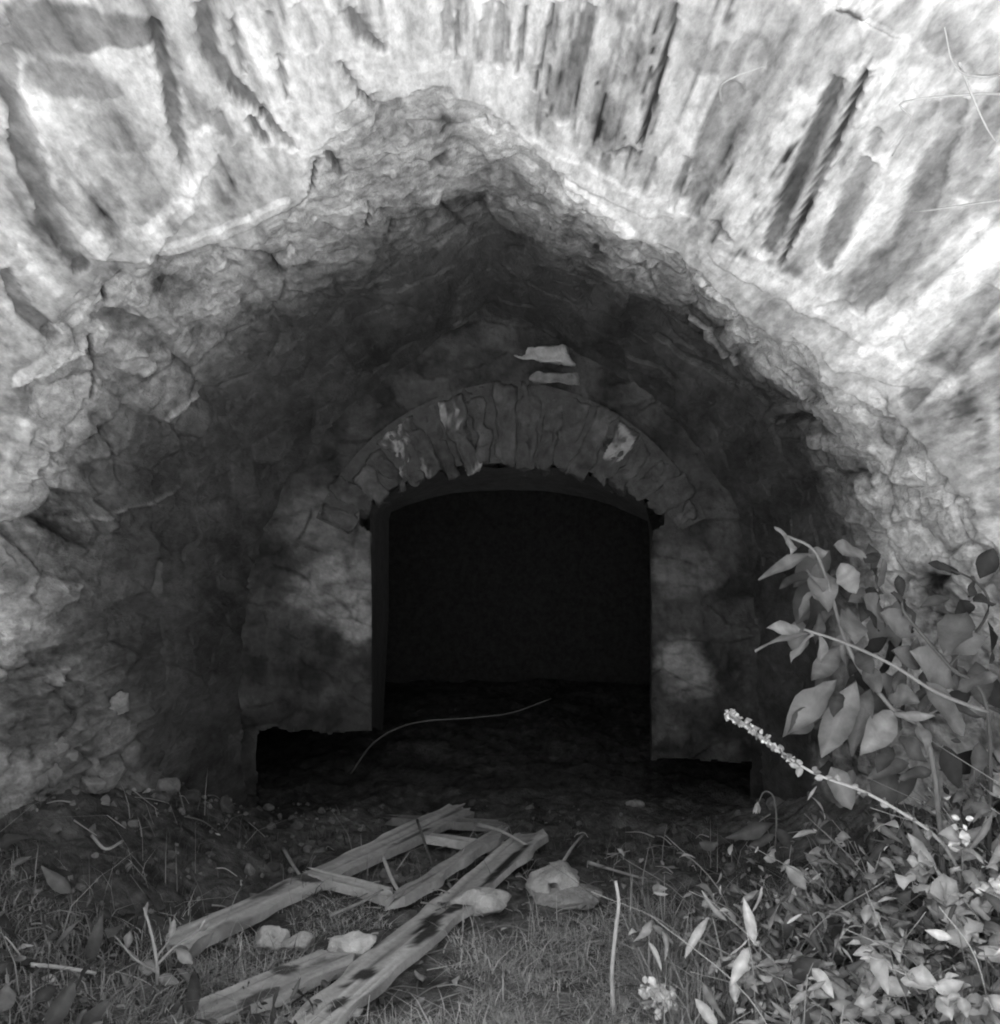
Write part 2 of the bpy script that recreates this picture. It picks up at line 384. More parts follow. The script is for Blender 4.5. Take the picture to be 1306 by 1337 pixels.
# --- marks seen on the plaster: (points, half width in photo px, tone, strength, relief)
MARKS = [
    # dark board marks
    ([(200, 20), (215, 90), (232, 170), (250, 232)], 10, 0.10, 0.85, -0.012),
    ([(0, 60), (20, 160), (50, 260), (100, 345)], 17, 0.15, 0.85, -0.010),
    ([(0, 350), (30, 400), (68, 440)], 11, 0.13, 0.8, -0.012),
    ([(262, 0), (275, 60), (302, 105), (345, 150)], 13, 0.13, 0.85, -0.014),
    ([(345, 150), (385, 190)], 8, 0.12, 0.7, -0.012),
    ([(345, 0), (365, 60)], 9, 0.22, 0.7, -0.006),
    ([(385, 0), (405, 50)], 12, 0.22, 0.7, -0.006),
    ([(455, 0), (470, 35), (500, 55)], 9, 0.13, 0.8, -0.01),
    ([(440, 70), (465, 110), (490, 140)], 5, 0.12, 0.8, -0.012),
    ([(325, 150), (350, 185)], 6, 0.10, 0.8, -0.015),
    ([(425, 195), (445, 232)], 5, 0.06, 0.9, -0.02),
    ([(585, 0), (580, 60)], 8, 0.20, 0.7, -0.008),
    ([(660, 0), (650, 80)], 8, 0.22, 0.7, -0.008),
    ([(640, 0), (625, 75)], 7, 0.25, 0.6, -0.006),
    ([(735, 0), (715, 60)], 12, 0.28, 0.6, -0.004),
    ([(775, 0), (745, 95), (732, 150)], 12, 0.20, 0.8, -0.010),
    ([(884, 0), (872, 50), (862, 100), (838, 182)], 4, 0.05, 0.95, -0.022),
    ([(830, 190), (805, 195)], 6, 0.12, 0.8, -0.01),
    ([(1098, 95), (1050, 220), (1003, 325)], 12, 0.13, 0.9, -0.012),
    ([(1138, 80), (1090, 190), (1020, 345)], 5, 0.06, 0.95, -0.018),
    ([(1118, 90), (1075, 190), (1030, 300)], 7, 0.30, 0.8, 0.006),
    ([(960, 110), (930, 200), (905, 270)], 22, 0.19, 0.8, -0.006),
    ([(900, 200), (880, 270)], 6, 0.12, 0.7, -0.012),
    ([(1140, 210), (1110, 270), (1080, 335)], 18, 0.20, 0.85, -0.006),
    ([(1150, 165), (1140, 190)], 9, 0.16, 0.7, -0.006),
    ([(1250, 130), (1220, 220), (1180, 330), (1125, 400)], 20, 0.22, 0.8, -0.008),
    ([(1075, 400), (1110, 395)], 8, 0.12, 0.8, -0.012),
    ([(1230, 50), (1250, 60)], 30, 0.18, 0.8, -0.004),
    ([(1306, 130), (1260, 250)], 18, 0.25, 0.7, -0.004),
    ([(1300, 380), (1240, 450), (1190, 520)], 22, 0.22, 0.7, -0.01),
    ([(1100, 30), (1050, 100)], 34, 0.22, 0.6, -0.004),
    ([(980, 60), (920, 80)], 30, 0.24, 0.6, -0.003),
    ([(940, 285), (955, 300)], 9, 0.14, 0.7, -0.01),
    # the dark weathered corner
    ([(20, 20), (120, 30), (170, 30)], 45, 0.12, 0.85, 0.0),
    ([(50, 80), (130, 110)], 30, 0.16, 0.6, 0.0),
    ([(130, 150), (190, 180)], 24, 0.26, 0.5, 0.0),
    ([(120, 180), (170, 215)], 26, 0.27, 0.35, 0.0),
    ([(1200, 30), (1295, 60)], 55, 0.34, 0.7, 0.0),
    ([(1010, 20), (965, 150)], 42, 0.34, 0.7, 0.0),
    ([(1180, 160), (1290, 215)], 34, 0.36, 0.6, 0.0),
    ([(1230, 250), (1170, 380)], 26, 0.34, 0.6, 0.0),
    ([(900, 20), (930, 70)], 34, 0.34, 0.6, 0.0),
    ([(1306, 380), (1250, 470)], 20, 0.36, 0.6, 0.0),
    ([(540, 0), (560, 70)], 20, 0.36, 0.5, 0.0),
    ([(300, 20), (318, 90)], 5, 0.16, 0.8, -0.008),
    ([(362, 60), (372, 120)], 4, 0.14, 0.8, -0.010),
    ([(225, 30), (238, 120)], 5, 0.34, 0.6, 0.0),
    ([(600, 10), (596, 70)], 4, 0.14, 0.8, -0.010),
    ([(690, 0), (678, 90)], 4, 0.14, 0.8, -0.010),
    ([(722, 0), (700, 110)], 3, 0.12, 0.8, -0.010),
    ([(280, 140), (300, 180)], 7, 0.2, 0.7, -0.008),
    # white lime
    ([(45, 130), (80, 220), (120, 320)], 22, 0.72, 0.6, 0.004),
    ([(120, 300), (180, 320), (235, 260)], 30, 0.80, 0.75, 0.012),
    ([(250, 240), (270, 200), (262, 170)], 16, 0.78, 0.7, 0.006),
    ([(190, 330), (300, 295), (370, 260)], 14, 0.70, 0.6, 0.008),
    ([(20, 320), (50, 360), (70, 380)], 10, 0.8, 0.8, 0.0),
    ([(20, 490), (60, 470), (110, 450)], 14, 0.78, 0.7, 0.01),
    ([(380, 0), (392, 40), (400, 110)], 9, 0.82, 0.8, 0.004),
    ([(330, 30), (350, 100)], 8, 0.72, 0.5, 0.0),
    ([(430, 20), (420, 70)], 10, 0.66, 0.4, 0.0),
    ([(480, 0), (520, 30)], 14, 0.66, 0.5, 0.0),
    ([(690, 180), (760, 220), (850, 270), (890, 265)], 26, 0.78, 0.7, 0.003),
    ([(740, 230), (820, 300)], 18, 0.74, 0.6, 0.008),
    ([(800, 30), (810, 120)], 18, 0.64, 0.5, 0.0),
    ([(880, 110), (880, 200)], 14, 0.70, 0.6, 0.0),
    ([(975, 190), (965, 290), (1000, 330)], 14, 0.78, 0.7, 0.0),
    ([(950, 330), (1040, 380), (1140, 430), (1180, 420)], 28, 0.80, 0.75, 0.004),
    ([(1095, 200), (1060, 290)], 8, 0.72, 0.7, 0.0),
    ([(1160, 200), (1130, 300), (1100, 350)], 10, 0.70, 0.7, 0.0),
    ([(1130, 150), (1200, 120), (1290, 110)], 14, 0.72, 0.6, 0.004),
    ([(1290, 300), (1240, 380), (1200, 440)], 26, 0.80, 0.8, 0.004),
    ([(1100, 460), (1160, 470), (1240, 500)], 26, 0.78, 0.6, 0.01),
    ([(1290, 480), (1306, 560)], 20, 0.78, 0.6, 0.0),
    ([(1200, 600), (1260, 690)], 26, 0.68, 0.5, 0.0),
    ([(1280, 620), (1306, 720)], 24, 0.72, 0.5, 0.0),
    ([(905, 418), (935, 440), (960, 470)], 9, 0.36, 0.6, 0.01),
    ([(700, 235), (640, 160)], 16, 0.66, 0.4, 0.0),
    # cracks
    ([(135, 370), (137, 395)], 3, 0.05, 0.9, -0.02),
    ([(120, 440), (122, 490), (118, 520)], 3, 0.05, 0.9, -0.02),
    ([(415, 205), (405, 250), (385, 268)], 3, 0.06, 0.9, -0.02),
    ([(480, 265), (475, 295)], 3, 0.06, 0.9, -0.015),
    # stones of the left wall
    ([(20, 620), (60, 540), (100, 510)], 30, 0.36, 0.6, 0.01),
    ([(70, 590), (110, 560)], 26, 0.33, 0.6, 0.01),
    ([(160, 460), (190, 480)], 20, 0.36, 0.5, 0.012),
    ([(215, 545), (255, 515)], 5, 0.30, 0.7, 0.010),
    ([(130, 410), (180, 425)], 16, 0.10, 0.7, -0.01),
    ([(175, 385), (220, 420), (300, 390)], 16, 0.36, 0.5, 0.01),
    ([(170, 662), (205, 655), (235, 636)], 3, 0.24, 0.6, 0.006),
    ([(100, 680), (140, 676), (170, 662)], 3, 0.28, 0.6, 0.005),
    ([(40, 780), (90, 770)], 22, 0.32, 0.5, 0.01),
    ([(50, 900), (85, 880)], 12, 0.36, 0.5, 0.01),
    ([(20, 930), (110, 960), (60, 1060)], 52, 0.14, 0.75, 0.0),  # broad dark patch low on this wall
    # right side
    ([(1010, 545), (1075, 550)], 7, 0.05, 0.8, -0.02),
    ([(860, 440), (900, 470), (960, 500)], 12, 0.06, 0.7, -0.012),
    ([(1060, 580), (1140, 590)], 14, 0.5, 0.5, 0.006),
    ([(1130, 640), (1180, 700)], 22, 0.5, 0.5, 0.006),
]
Dm = np.zeros(len(P0))
for pts, hw, tone_, stg, rel in MARKS:
    W = [surf3(*p) for p in pts]
    wy = np.mean([w[1] for w in W]); rad = hw * wy / F
    lo = np.min(W, 0) - rad * 3; hi = np.max(W, 0) + rad * 3
    idx = np.nonzero(np.all((P0 > lo) & (P0 < hi), axis=1))[0]
    if len(idx) == 0:
        continue
    p = P0[idx]
    pw = p * np.array([18, 5, 18])
    p = p + 0.006 * np.stack([fbm(pw, 5, 201, 0.6), fbm(pw, 5, 202, 0.6), fbm(pw, 5, 203, 0.6)], 1) * min(3.0, 0.15 + rad / 0.018) + rad * 0.22 * np.stack([fbm(p * np.array([40, 14, 40]), 3, 205)] * 3, 1)
    d = np.full(len(idx), 9.0)
    for a, b in zip(W[:-1], W[1:]):
        ab = b - a
        u = np.clip(((p - a) @ ab) / (ab @ ab + 1e-12), 0, 1)
        tot = np.linalg.norm(p - W[0], axis=1) / (np.linalg.norm(W[-1] - W[0]) + 1e-6)
        d = np.minimum(d, np.linalg.norm(p - (a + u[:, None] * ab), axis=1) * (1 + 0.5 * (2 * np.clip(tot, 0, 1) - 1) ** 2))
    w = (sst(1.7, 0.2, d / rad + 0.7 * fbm(qp[idx] * 15, 4, 207, 0.6)) if tone_ > 0.6 else sst(1.15, 0.85, d / rad)) * stg * (0.72 + 0.9 * fbm(qp[idx] * 18, 4, 206)).clip(0.85, 1)
    tx = 1 + 0.55 * fbm(qp[idx] * 20, 5, 204, 0.65) + 0.6 * streak[idx]
    T[idx] = T[idx] * (1 - w) + (tone_ * 0.7 if tone_ < 0.3 else tone_) * tx * w
    Dm[idx] += rel * 1.5 * sst(1.15, 0.75, d / rad)
D = D + Dm
T = np.clip(T, 0.02, 0.88)
PV = P0 + N.reshape(-1, 3) * D[:, None]

vault = thing("stone_vault", (0, 0.6, 0), "tapering pointed vault of board-marked white plaster over dark rubble stone, framing the low doorway", "vault")
I = np.arange(NT * NY).reshape(NY, NT)
quads = np.stack([I[:-1, :-1], I[:-1, 1:], I[1:, 1:], I[1:, :-1]], -1).reshape(-1, 4)
qs = side[quads].mean(1); qy = Yg[quads].mean(1) + 0.10 * fbm(q[quads[:, 0]] * 3, 3, 50)
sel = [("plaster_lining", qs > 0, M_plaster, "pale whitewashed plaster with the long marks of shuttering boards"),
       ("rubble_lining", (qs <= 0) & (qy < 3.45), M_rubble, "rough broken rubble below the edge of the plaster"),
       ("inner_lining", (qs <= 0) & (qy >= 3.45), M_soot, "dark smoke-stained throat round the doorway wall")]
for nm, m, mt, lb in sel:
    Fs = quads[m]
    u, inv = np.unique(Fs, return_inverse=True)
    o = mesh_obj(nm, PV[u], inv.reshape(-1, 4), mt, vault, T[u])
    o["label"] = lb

# ------------------------------------------------------------------ the end wall with its low doorway
YW = 4.2
kw = YW / F


def wxz(px, py):
    return (px - 653) * kw, CAMZ - (py - 668.5) * kw


wall = thing("end_wall", (0, YW, 0), "dark stone wall closing the vault, with a low arched doorway", "wall")
NX2, NZ2 = 330, 310
ux = np.linspace(280, 1040, NX2); uz = np.linspace(360, 1100, NZ2)
UX, UZ = np.meshgrid(ux, uz)
ux_, uz_ = UX.ravel(), UZ.ravel()
X2 = (ux_ - 653) * kw; Z2 = CAMZ - (uz_ - 668.5) * kw
w3 = np.stack([X2, 0 * X2, Z2], 1)
h1, h2, hc = worley(np.stack([X2 * 5 + 0.25 * fbm(w3 * 6, 2, 300), 0 * X2, Z2 * 9 + 0.25 * fbm(w3 * 6, 2, 301)], 1), 302)
D2 = 0.022 * (hc - 0.5) - 0.014 * np.exp(-((h2 - h1) / 0.08) ** 2) * sst(-.2, .3, fbm(w3 * 5, 3, 305)) + 0.035 * fbm(w3 * 10, 5, 303, 0.6)
V2 = np.stack([X2, YW - D2, Z2], 1)
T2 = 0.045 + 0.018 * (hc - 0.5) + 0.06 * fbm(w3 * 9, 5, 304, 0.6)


def blob(cx, cy, rx, ry, tone_, s):
    global T2
    nn = 0.40 * fbm(w3 * np.array([6, 1, 11]), 5, 310, 0.65)
    d = np.sqrt(((ux_ - cx) / rx) ** 2 + ((uz_ - cy) / ry) ** 2) + nn
    w = sst(1.1, 0.6, d) * s
    T2 = T2 * (1 - w) + tone_ * (1 + 0.75 * fbm(w3 * np.array([12, 1, 26]), 5, 311, 0.7) - 0.35 * np.exp(-((h2 - h1) / 0.06) ** 2)) * w


blob(430, 690, 75, 55, 0.15, 0.7)        # remains of lime on the left panel
blob(440, 770, 65, 55, 0.23, 0.85)
blob(465, 810, 30, 30, 0.28, 0.8)
blob(890, 865, 40, 45, 0.26, 0.85)
blob(915, 900, 30, 14, 0.24, 0.7)
blob(890, 740, 60, 40, 0.14, 0.6)
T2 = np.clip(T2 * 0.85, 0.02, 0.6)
arc_c = (667.0, 800.0)


def inner_r(a):                              # radius of the door arch (px) at angle a from the crown
    return 192 + 46 * (abs(a) / R(58)) ** 1.6


def hole(px, py):
    a = np.arctan2(px - arc_c[0], arc_c[1] - py)
    r = np.hypot(px - arc_c[0], py - arc_c[1])
    h = (px > 486) & (px < 850) & (py > 655)
    h |= (abs(a) < R(60)) & (r < inner_r(a) + 30) & (py < 700) & (px > 470) & (px < 866)
    h |= (py > 955) & (px > 336) & (px < 600)
    h |= (py > 992) & (px > 600) & (px < 980)
    return h


I2 = np.arange(NX2 * NZ2).reshape(NZ2, NX2)
q2 = np.stack([I2[:-1, :-1], I2[1:, :-1], I2[1:, 1:], I2[:-1, 1:]], -1).reshape(-1, 4)
jit = 5 * fbm(w3[q2[:, 0]] * 9, 4, 306)
keep = ~hole(ux_[q2].mean(1) + jit * (uz_[q2].mean(1) > 925), uz_[q2].mean(1) + 1.5 * jit * (uz_[q2].mean(1) > 925))
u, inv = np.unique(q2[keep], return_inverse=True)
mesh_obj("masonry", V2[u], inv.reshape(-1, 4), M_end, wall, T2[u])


def rough_block(pts8, amp=0.012, sub=10, seed=0):
    """an eight-cornered stone, faces subdivided, roughened and softened at the arrises"""
    p = np.array(pts8, float)                 # order: front bl, br, tr, tl ; back bl, br, tr, tl
    V, Fq = [], []

    def tri(u, v, w):
        b0 = p[0] * (1 - u) * (1 - v) + p[1] * u * (1 - v) + p[2] * u * v + p[3] * (1 - u) * v
        b1 = p[4] * (1 - u) * (1 - v) + p[5] * u * (1 - v) + p[6] * u * v + p[7] * (1 - u) * v
        return b0 * (1 - w) + b1 * w
    key = {}

    def vid(i, j, k):
        if (i, j, k) not in key:
            key[(i, j, k)] = len(V)
            a, b, c = i / sub, j / sub, k / sub
            V.append((a, b, c))
        return key[(i, j, k)]
    for i in range(sub):
        for j in range(sub):
            Fq.append((vid(i, j, 0), vid(i + 1, j, 0), vid(i + 1, j + 1, 0), vid(i, j + 1, 0)))
            Fq.append((vid(i, j, sub), vid(i, j + 1, sub), vid(i + 1, j + 1, sub), vid(i + 1, j, sub)))
            Fq.append((vid(i, 0, j), vid(i, 0, j + 1), vid(i + 1, 0, j + 1), vid(i + 1, 0, j)))
            Fq.append((vid(i, sub, j), vid(i + 1, sub, j), vid(i + 1, sub, j + 1), vid(i, sub, j + 1)))
            Fq.append((vid(0, i, j), vid(0, i + 1, j), vid(0, i + 1, j + 1), vid(0, i, j + 1)))
            Fq.append((vid(sub, i, j), vid(sub, i, j + 1), vid(sub, i + 1, j + 1), vid(sub, i + 1, j)))
    U = np.array(V)
    c = U * 2 - 1
    n6 = (abs(c) ** 14).sum(1) ** (1 / 14.0)     # superellipsoid rounding of the corners
    c = c / np.maximum(n6, 1e-6)[:, None] * np.max(abs(c), 1)[:, None]
    U = (c + 1) / 2
    W = np.array([tri(*k_) for k_ in U])
    ctr = W.mean(0); d = W - ctr
    W = W + amp * np.stack([fbm(W * 14 + seed, 4, 400), fbm(W * 14 + seed, 4, 410), fbm(W * 14 + seed, 4, 420)], 1) * 1.6
    return W, Fq


# reveals: the sides and soffit of the doorway run back and close in a little
def outline(rear):
    pts = []
    if not rear:
        pts += [(486, 948), (486, 800), (484, 668)]
        for a in np.linspace(-50, 50, 41):
            r = inner_r(R(a)) - 1
            pts.append((arc_c[0] + r * math.sin(R(a)), arc_c[1] - r * math.cos(R(a))))
        pts += [(852, 690), (852, 800), (850, 995)]
    else:
        pts += [(500, 955), (508, 800), (508, 678)]
        for a in np.linspace(-1, 1, 41):
            pts.append((679 + a * 168, 640 + 34 * abs(a) ** 2.2 + 6 * a))
        pts += [(848, 700), (849, 800), (849, 985)]
    return np.array(pts)


fo, ro = outline(False), outline(True)
nl = 9
V, T_ = [], []
for k in range(nl):
    f = k / (nl - 1)
    Yk = YW - 0.015 + f * 0.42
    o2 = fo * (1 - f) + ro * f
    for px, py in o2:
        V.append(at(px, py, Yk))
V = np.array(V); m_ = len(fo)
V[:, [0, 2]] += 0.010 * np.stack([fbm(V * 9, 3, 500), fbm(V * 9, 3, 501)], 1)
Fq = [(k * m_ + i, (k + 1) * m_ + i, (k + 1) * m_ + i + 1, k * m_ + i + 1) for k in range(nl - 1) for i in range(m_ - 1)]
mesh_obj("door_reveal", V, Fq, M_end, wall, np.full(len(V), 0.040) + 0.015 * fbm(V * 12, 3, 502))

# chamber behind the doorway (hollow, open only to the doorway)
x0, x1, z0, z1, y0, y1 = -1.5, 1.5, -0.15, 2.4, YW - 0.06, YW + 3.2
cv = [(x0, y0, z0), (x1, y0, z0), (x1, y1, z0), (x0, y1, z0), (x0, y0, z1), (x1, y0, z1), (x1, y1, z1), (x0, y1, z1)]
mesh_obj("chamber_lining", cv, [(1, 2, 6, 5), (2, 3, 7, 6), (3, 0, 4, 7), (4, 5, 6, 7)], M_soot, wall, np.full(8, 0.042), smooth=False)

# unseen outer masonry, added to block stray sun: front, sides, back and top
mouth = PV.reshape(NY, NT, 3)[-1]
ang = np.arctan2(mouth[:, 2] - 1.0, mouth[:, 0])
ex_ = np.minimum(3.6 / np.maximum(abs(np.cos(ang)), 1e-6), np.where(np.sin(ang) > 0, 2.9, 1.6) / np.maximum(abs(np.sin(ang)), 1e-6))
outer = np.stack([ex_ * np.cos(ang), np.full(NT, mouth[0, 1] - 0.002), 1.0 + ex_ * np.sin(ang)], 1)
ov = np.concatenate([mouth, outer, outer + np.array([0, 7.6, 0])])
of = [(i, i + 1, NT + i + 1, NT + i) for i in range(NT - 1)] + [(NT + i, NT + i + 1, 2 * NT + i + 1, 2 * NT + i) for i in range(NT - 1)]
of.append(tuple(range(2 * NT, 3 * NT)))
mesh_obj("unseen_outer_shell", ov, of, M_rubble, vault, 0.3 + 0.08 * fbm(ov * 5, 3, 460), smooth=False)

# the arch ring
arch = None
bv = []
AN = np.linspace(-64, 64, 60)
for a in AN:
    ri = inner_r(R(a)) + 3; rr = 302 - 20 * abs(a) / 64
    for r, dy in ((ri, 0.0), (rr, 0.0), (rr, 0.10), (ri, 0.10)):
        px, py = arc_c[0] + r * math.sin(R(a)), arc_c[1] - r * math.cos(R(a))
        x, z = wxz(px, py)
        bv.append((x, YW - 0.018 + dy, z))
bf_ = []
for i in range(len(AN) - 1):
    for s_ in range(4):
        a_, b_ = i * 4 + s_, i * 4 + (s_ + 1) % 4
        bf_.append((a_, b_, b_ + 4, a_ + 4))
bf_ += [(0, 1, 2, 3), tuple(len(bv) - 4 + i for i in (3, 2, 1, 0))]
arch = mesh_obj("arch_ring", bv, bf_, M_end, wall, np.full(len(bv), 0.055), smooth=False)
edges_a = [-64, -57, -50.5, -44, -38, -31.5, -25, -19, -12.5, -6, 1.5, 8.5, 15, 22.5, 29.5, 36.5, 43, 50, 57, 64]
vt = [.06, .06, .07, .07, .15, .18, .07, .15, .06, .06, .06, .06, .07, .07, .15, .07, .06, .08, .08]
for i in range(len(edges_a) - 1):
    a0, a1 = R(edges_a[i] + random.uniform(.2, .9)), R(edges_a[i + 1] - random.uniform(.2, .9))
    am = (a0 + a1) / 2
    ri = inner_r(am) - random.uniform(0, 7); ro_ = 300 - 18 * abs(am) / R(64) + random.uniform(-16, 8)
    py0 = random.uniform(0.02, 0.045)
    c8 = []
    for dy in (-py0, 0.22):
        for r, a in ((ri, a0), (ri, a1), (ro_, a1), (ro_, a0)):
            px, py = arc_c[0] + r * math.sin(a), arc_c[1] - r * math.cos(a)
            x, z = wxz(px, py)
            c8.append((x, YW + dy, z))
    W, Fv = rough_block(c8, 0.022, 18, i * 3.7)
    tn = (0.050 + 0.018 * random.random()) * (1 + 0.9 * fbm(W * 15 + i, 4, 430, 0.65))
    if vt[i] > 0.14:                            # highlights painted as pale streaks on some of the stones
        lit_streak = sst(0.02, 0.22, fbm(W * np.array([16, 10, 9]) + i * 5, 4, 431, 0.6))
        tn = tn * (1 - lit_streak) + 0.24 * lit_streak
    v_ = mesh_obj("voussoir", W, Fv, M_end, arch, tn)
# pale slab and ledge over the arch
for nm, c, tn0 in (("lintel_slab", [(668, 466), (752, 482), (742, 452), (690, 454)], 0.25), ("packing_stone", [(692, 497), (756, 506), (750, 489), (700, 487)], 0.13)):
    c8 = [(*wxz(*p_)[:1], YW - 0.035, wxz(*p_)[1]) for p_ in c] + [(*wxz(*p_)[:1], YW + 0.15, wxz(*p_)[1]) for p_ in c]
    W, Fv = rough_block(c8, 0.018, 16, 77.0)
    mesh_obj(nm, W, Fv, M_end, wall, tn0 * (1 + 0.7 * fbm(W * 16, 4, 440, 0.65)))


# ------------------------------------------------------------------ tubes, leaves, plants
class MB:
    def __init__(s):
        s.v, s.f, s.t = [], [], []

    def add(s, V, Fc, tone):
        b = len(s.v)
        s.v += [tuple(p) for p in V]
        s.f += [tuple(i + b for i in f) for f in Fc]
        s.t += list(np.broadcast_to(tone, (len(V),)))

    def tube(s, pts, r0, r1, tone=0.2, n=6, wob=0.0):
        P = np.array(pts, float)
        if wob:
            P[1:-1] += rng.normal(0, wob, P[1:-1].shape)
        u = np.linspace(0, len(P) - 1, (len(P) - 1) * 5 + 1)
        Q = catmull(P, u)
        V, Fc = [], []
        for i, p in enumerate(Q):
            d = Q[min(i + 1, len(Q) - 1)] - Q[max(i - 1, 0)]
            d /= np.linalg.norm(d) + 1e-9
            a = np.cross(d, [0.31, 0.22, 0.92]); a /= np.linalg.norm(a) + 1e-9
            b = np.cross(d, a)
            r = r0 + (r1 - r0) * i / (len(Q) - 1)
            for k in range(n):
                th = 2 * math.pi * k / n
                V.append(p + r * (math.cos(th) * a + math.sin(th) * b))
        for i in range(len(Q) - 1):
            for k in range(n):
                k2 = (k + 1) % n
                Fc.append((i * n + k, i * n + k2, (i + 1) * n + k2, (i + 1) * n + k))
        Fc.append(tuple(range(n - 1, -1, -1))); Fc.append(tuple((len(Q) - 1) * n + k for k in range(n)))
        s.add(V, Fc, tone)
        return Q

    def leaf(s, base, tip, w, tone=0.12, nrm=None, droop=0.12, fold=0.18, shape=0.45, st=7):
        base, tip = np.array(base, float), np.array(tip, float)
        ax = tip - base; L = np.linalg.norm(ax) + 1e-9; ax /= L
        if nrm is None:
            nrm = np.array([rng.normal(0, .5), -1 + rng.normal(0, .4), 0.6 + rng.normal(0, .5)])
        sdv = np.cross(ax, nrm); sdv /= np.linalg.norm(sdv) + 1e-9
        nr = np.cross(sdv, ax)
        V, Fc = [], []
        for i in range(st):
            u = i / (st - 1)
            hw = 0.5 * w * (math.sin(math.pi * u ** (0.75 + shape * 0.3)) ** 0.8 if 0 < u < 1 else 0.02)
            c = base + ax * L * u + nr * (-droop * L * (u - 0.25) ** 2)
            if 0 < i < st - 1:
                hw *= rng.uniform(.86, 1.1)
            wv = 0.10 * w * math.sin(9 * u + base[0] * 90)
            V += [c - sdv * hw + nr * (fold * hw + wv), c, c + sdv * hw + nr * (fold * hw - wv)]
        for i in range(st - 1):
            for k in (0, 1):
                Fc.append((i * 3 + k, i * 3 + k + 1, (i + 1) * 3 + k + 1, (i + 1) * 3 + k))
        s.add(V, Fc, tone * np.tile([0.82, 1.35, 0.82], st) * rng.uniform(.8, 1.2, 3 * st))

    def build(s, name, mat, parent=None, smooth=True):
        return mesh_obj(name, s.v, s.f, mat, parent, s.t, smooth)


def gpt(px, py, lift=0.0):
    """point on the ground under a photo pixel"""
    Y = CAMZ * F / max(py - 668.5, 40)
    for _ in range(12):
        p = at(px, py, Y)
        h = gz(p[0], Y)[0]
        Y = 0.5 * Y + 0.5 * (CAMZ - h) * F / max(py - 668.5, 40)
    p = at(px, py, Y)
    p[2] = gz(p[0], Y)[0] + lift
    return p


# ------------------------------------------------------------------ planks
def plank(a_px, b_px, width, thick, label, name="plank", tone=0.26, lift=(0.03, 0.03), stains=(), roll=0.0, group="planks on the ground"):
    a, b = gpt(*a_px, lift[0]), gpt(*b_px, lift[1])
    ax = b - a; L = np.linalg.norm(ax); ax /= L
    sd_ = np.cross(ax, [0, 0, 1]); sd_ /= np.linalg.norm(sd_)
    up = np.cross(sd_, ax)
    sd_, up = sd_ * math.cos(roll) + up * math.sin(roll), up * math.cos(roll) - sd_ * math.sin(roll)
    nl_, nw = 110, 12
    V, Fc, tn = [], [], []
    for i in range(nl_ + 1):
        u = i / nl_
        for k in range(nw * 2 + 2):
            top = k <= nw
            v = (k / nw if top else (2 * nw + 1 - k) / nw) - 0.5
            e_ = 0.012 * vnoise(np.array([[u * L * 9, 3.0 * (v > 0), width * 100]]), 600)[0] if abs(v) > 0.45 else 0.0
            uu = u
            if i == 0 or i == nl_:
                uu = u + (0.05 * vnoise(np.array([[v * 5, i * 1.0, width * 77]]), 601)[0] + 0.03 * vnoise(np.array([[v * 13, i * 1.0, width * 57]]), 606)[0]) / L
            p = a + ax * L * uu + sd_ * (v * width + e_) + up * (thick * 0.5 * (1 if top else -1))
            V.append(p)
    V = np.array(V); row = 2 * nw + 2
    uu = np.repeat(np.linspace(0, 1, nl_ + 1), row); vv = np.tile(np.array([(k / nw if k <= nw else (2 * nw + 1 - k) / nw) - 0.5 for k in range(row)]), nl_ + 1)
    gp = np.stack([uu * L * 2.2, vv * width * 60, 0 * uu + width * 31], 1)
    gr = fbm(gp, 3, 602)
    bend = 0.012 * vnoise(np.stack([uu * L * 1.6, 0 * uu, 0 * uu + width * 13], 1), 603)
    V = V + up * (0.006 * gr + bend)[:, None]
    tn = tone * (1 + 0.55 * gr - 0.45 * sst(0.86, 0.98, 1 - abs(fbm(gp * np.array([.5, .5, 1]) + 7, 2, 607)) * 1.6) + 0.18 * fbm(np.stack([uu * L * 10, vv * width * 25, 0 * uu + L], 1), 3, 604))
    for (su, sv, ru, rv, st_) in stains:
        d = np.sqrt(((uu - su) / ru) ** 2 + ((vv - sv) / rv) ** 2) + 0.95 * fbm(np.stack([uu * L * 12, vv * width * 40, 0 * uu], 1), 4, 605, 0.6)
        w_ = sst(1.15, 0.75, d)
        tn = tn * (1 - w_) + st_ * w_
    for i in range(nl_):
        for k in range(row):
            k2 = (k + 1) % row
            Fc.append((i * row + k, (i + 1) * row + k, (i + 1) * row + k2, i * row + k2))
    Fc.append(tuple(range(row))); Fc.append(tuple(nl_ * row + k for k in range(row - 1, -1, -1)))
    o = mesh_obj(name, V, Fc, M_wood, None, np.clip(tn, 0.02, 0.6), smooth=False)
    tag(o, label, "plank", group)
    return o


plank((694, 1108), (322, 1430), 0.132, 0.022, "long pale plank with dark rot stains running to the bottom edge of the photo", tone=0.50, lift=(0.04, 0.016), roll=-0.12,
      stains=[(0.246, -0.25, 0.16, 0.13, 0.035), (0.387, -0.20, 0.07, 0.22, 0.04), (0.484, 0.05, 0.04, 0.3, 0.04), (0.546, -0.3, 0.05, 0.16, 0.05), (0.704, 0.02, 0.02, 0.22, 0.05), (0.744, 0.15, 0.012, 0.13, 0.07), (0.801, -0.12, 0.02, 0.12, 0.05)])
plank((604, 1072), (222, 1242), 0.098, 0.025, "grey plank lying farther back, slanting from the doorway down to the left", tone=0.42, lift=(0.035, 0.010), roll=0.1,
      stains=[(0.62, 0.1, 0.02, 0.6, 0.10), (0.3, -0.3, 0.1, 0.1, 0.1), (0.72, 0.3, 0.06, 0.2, 0.12)])
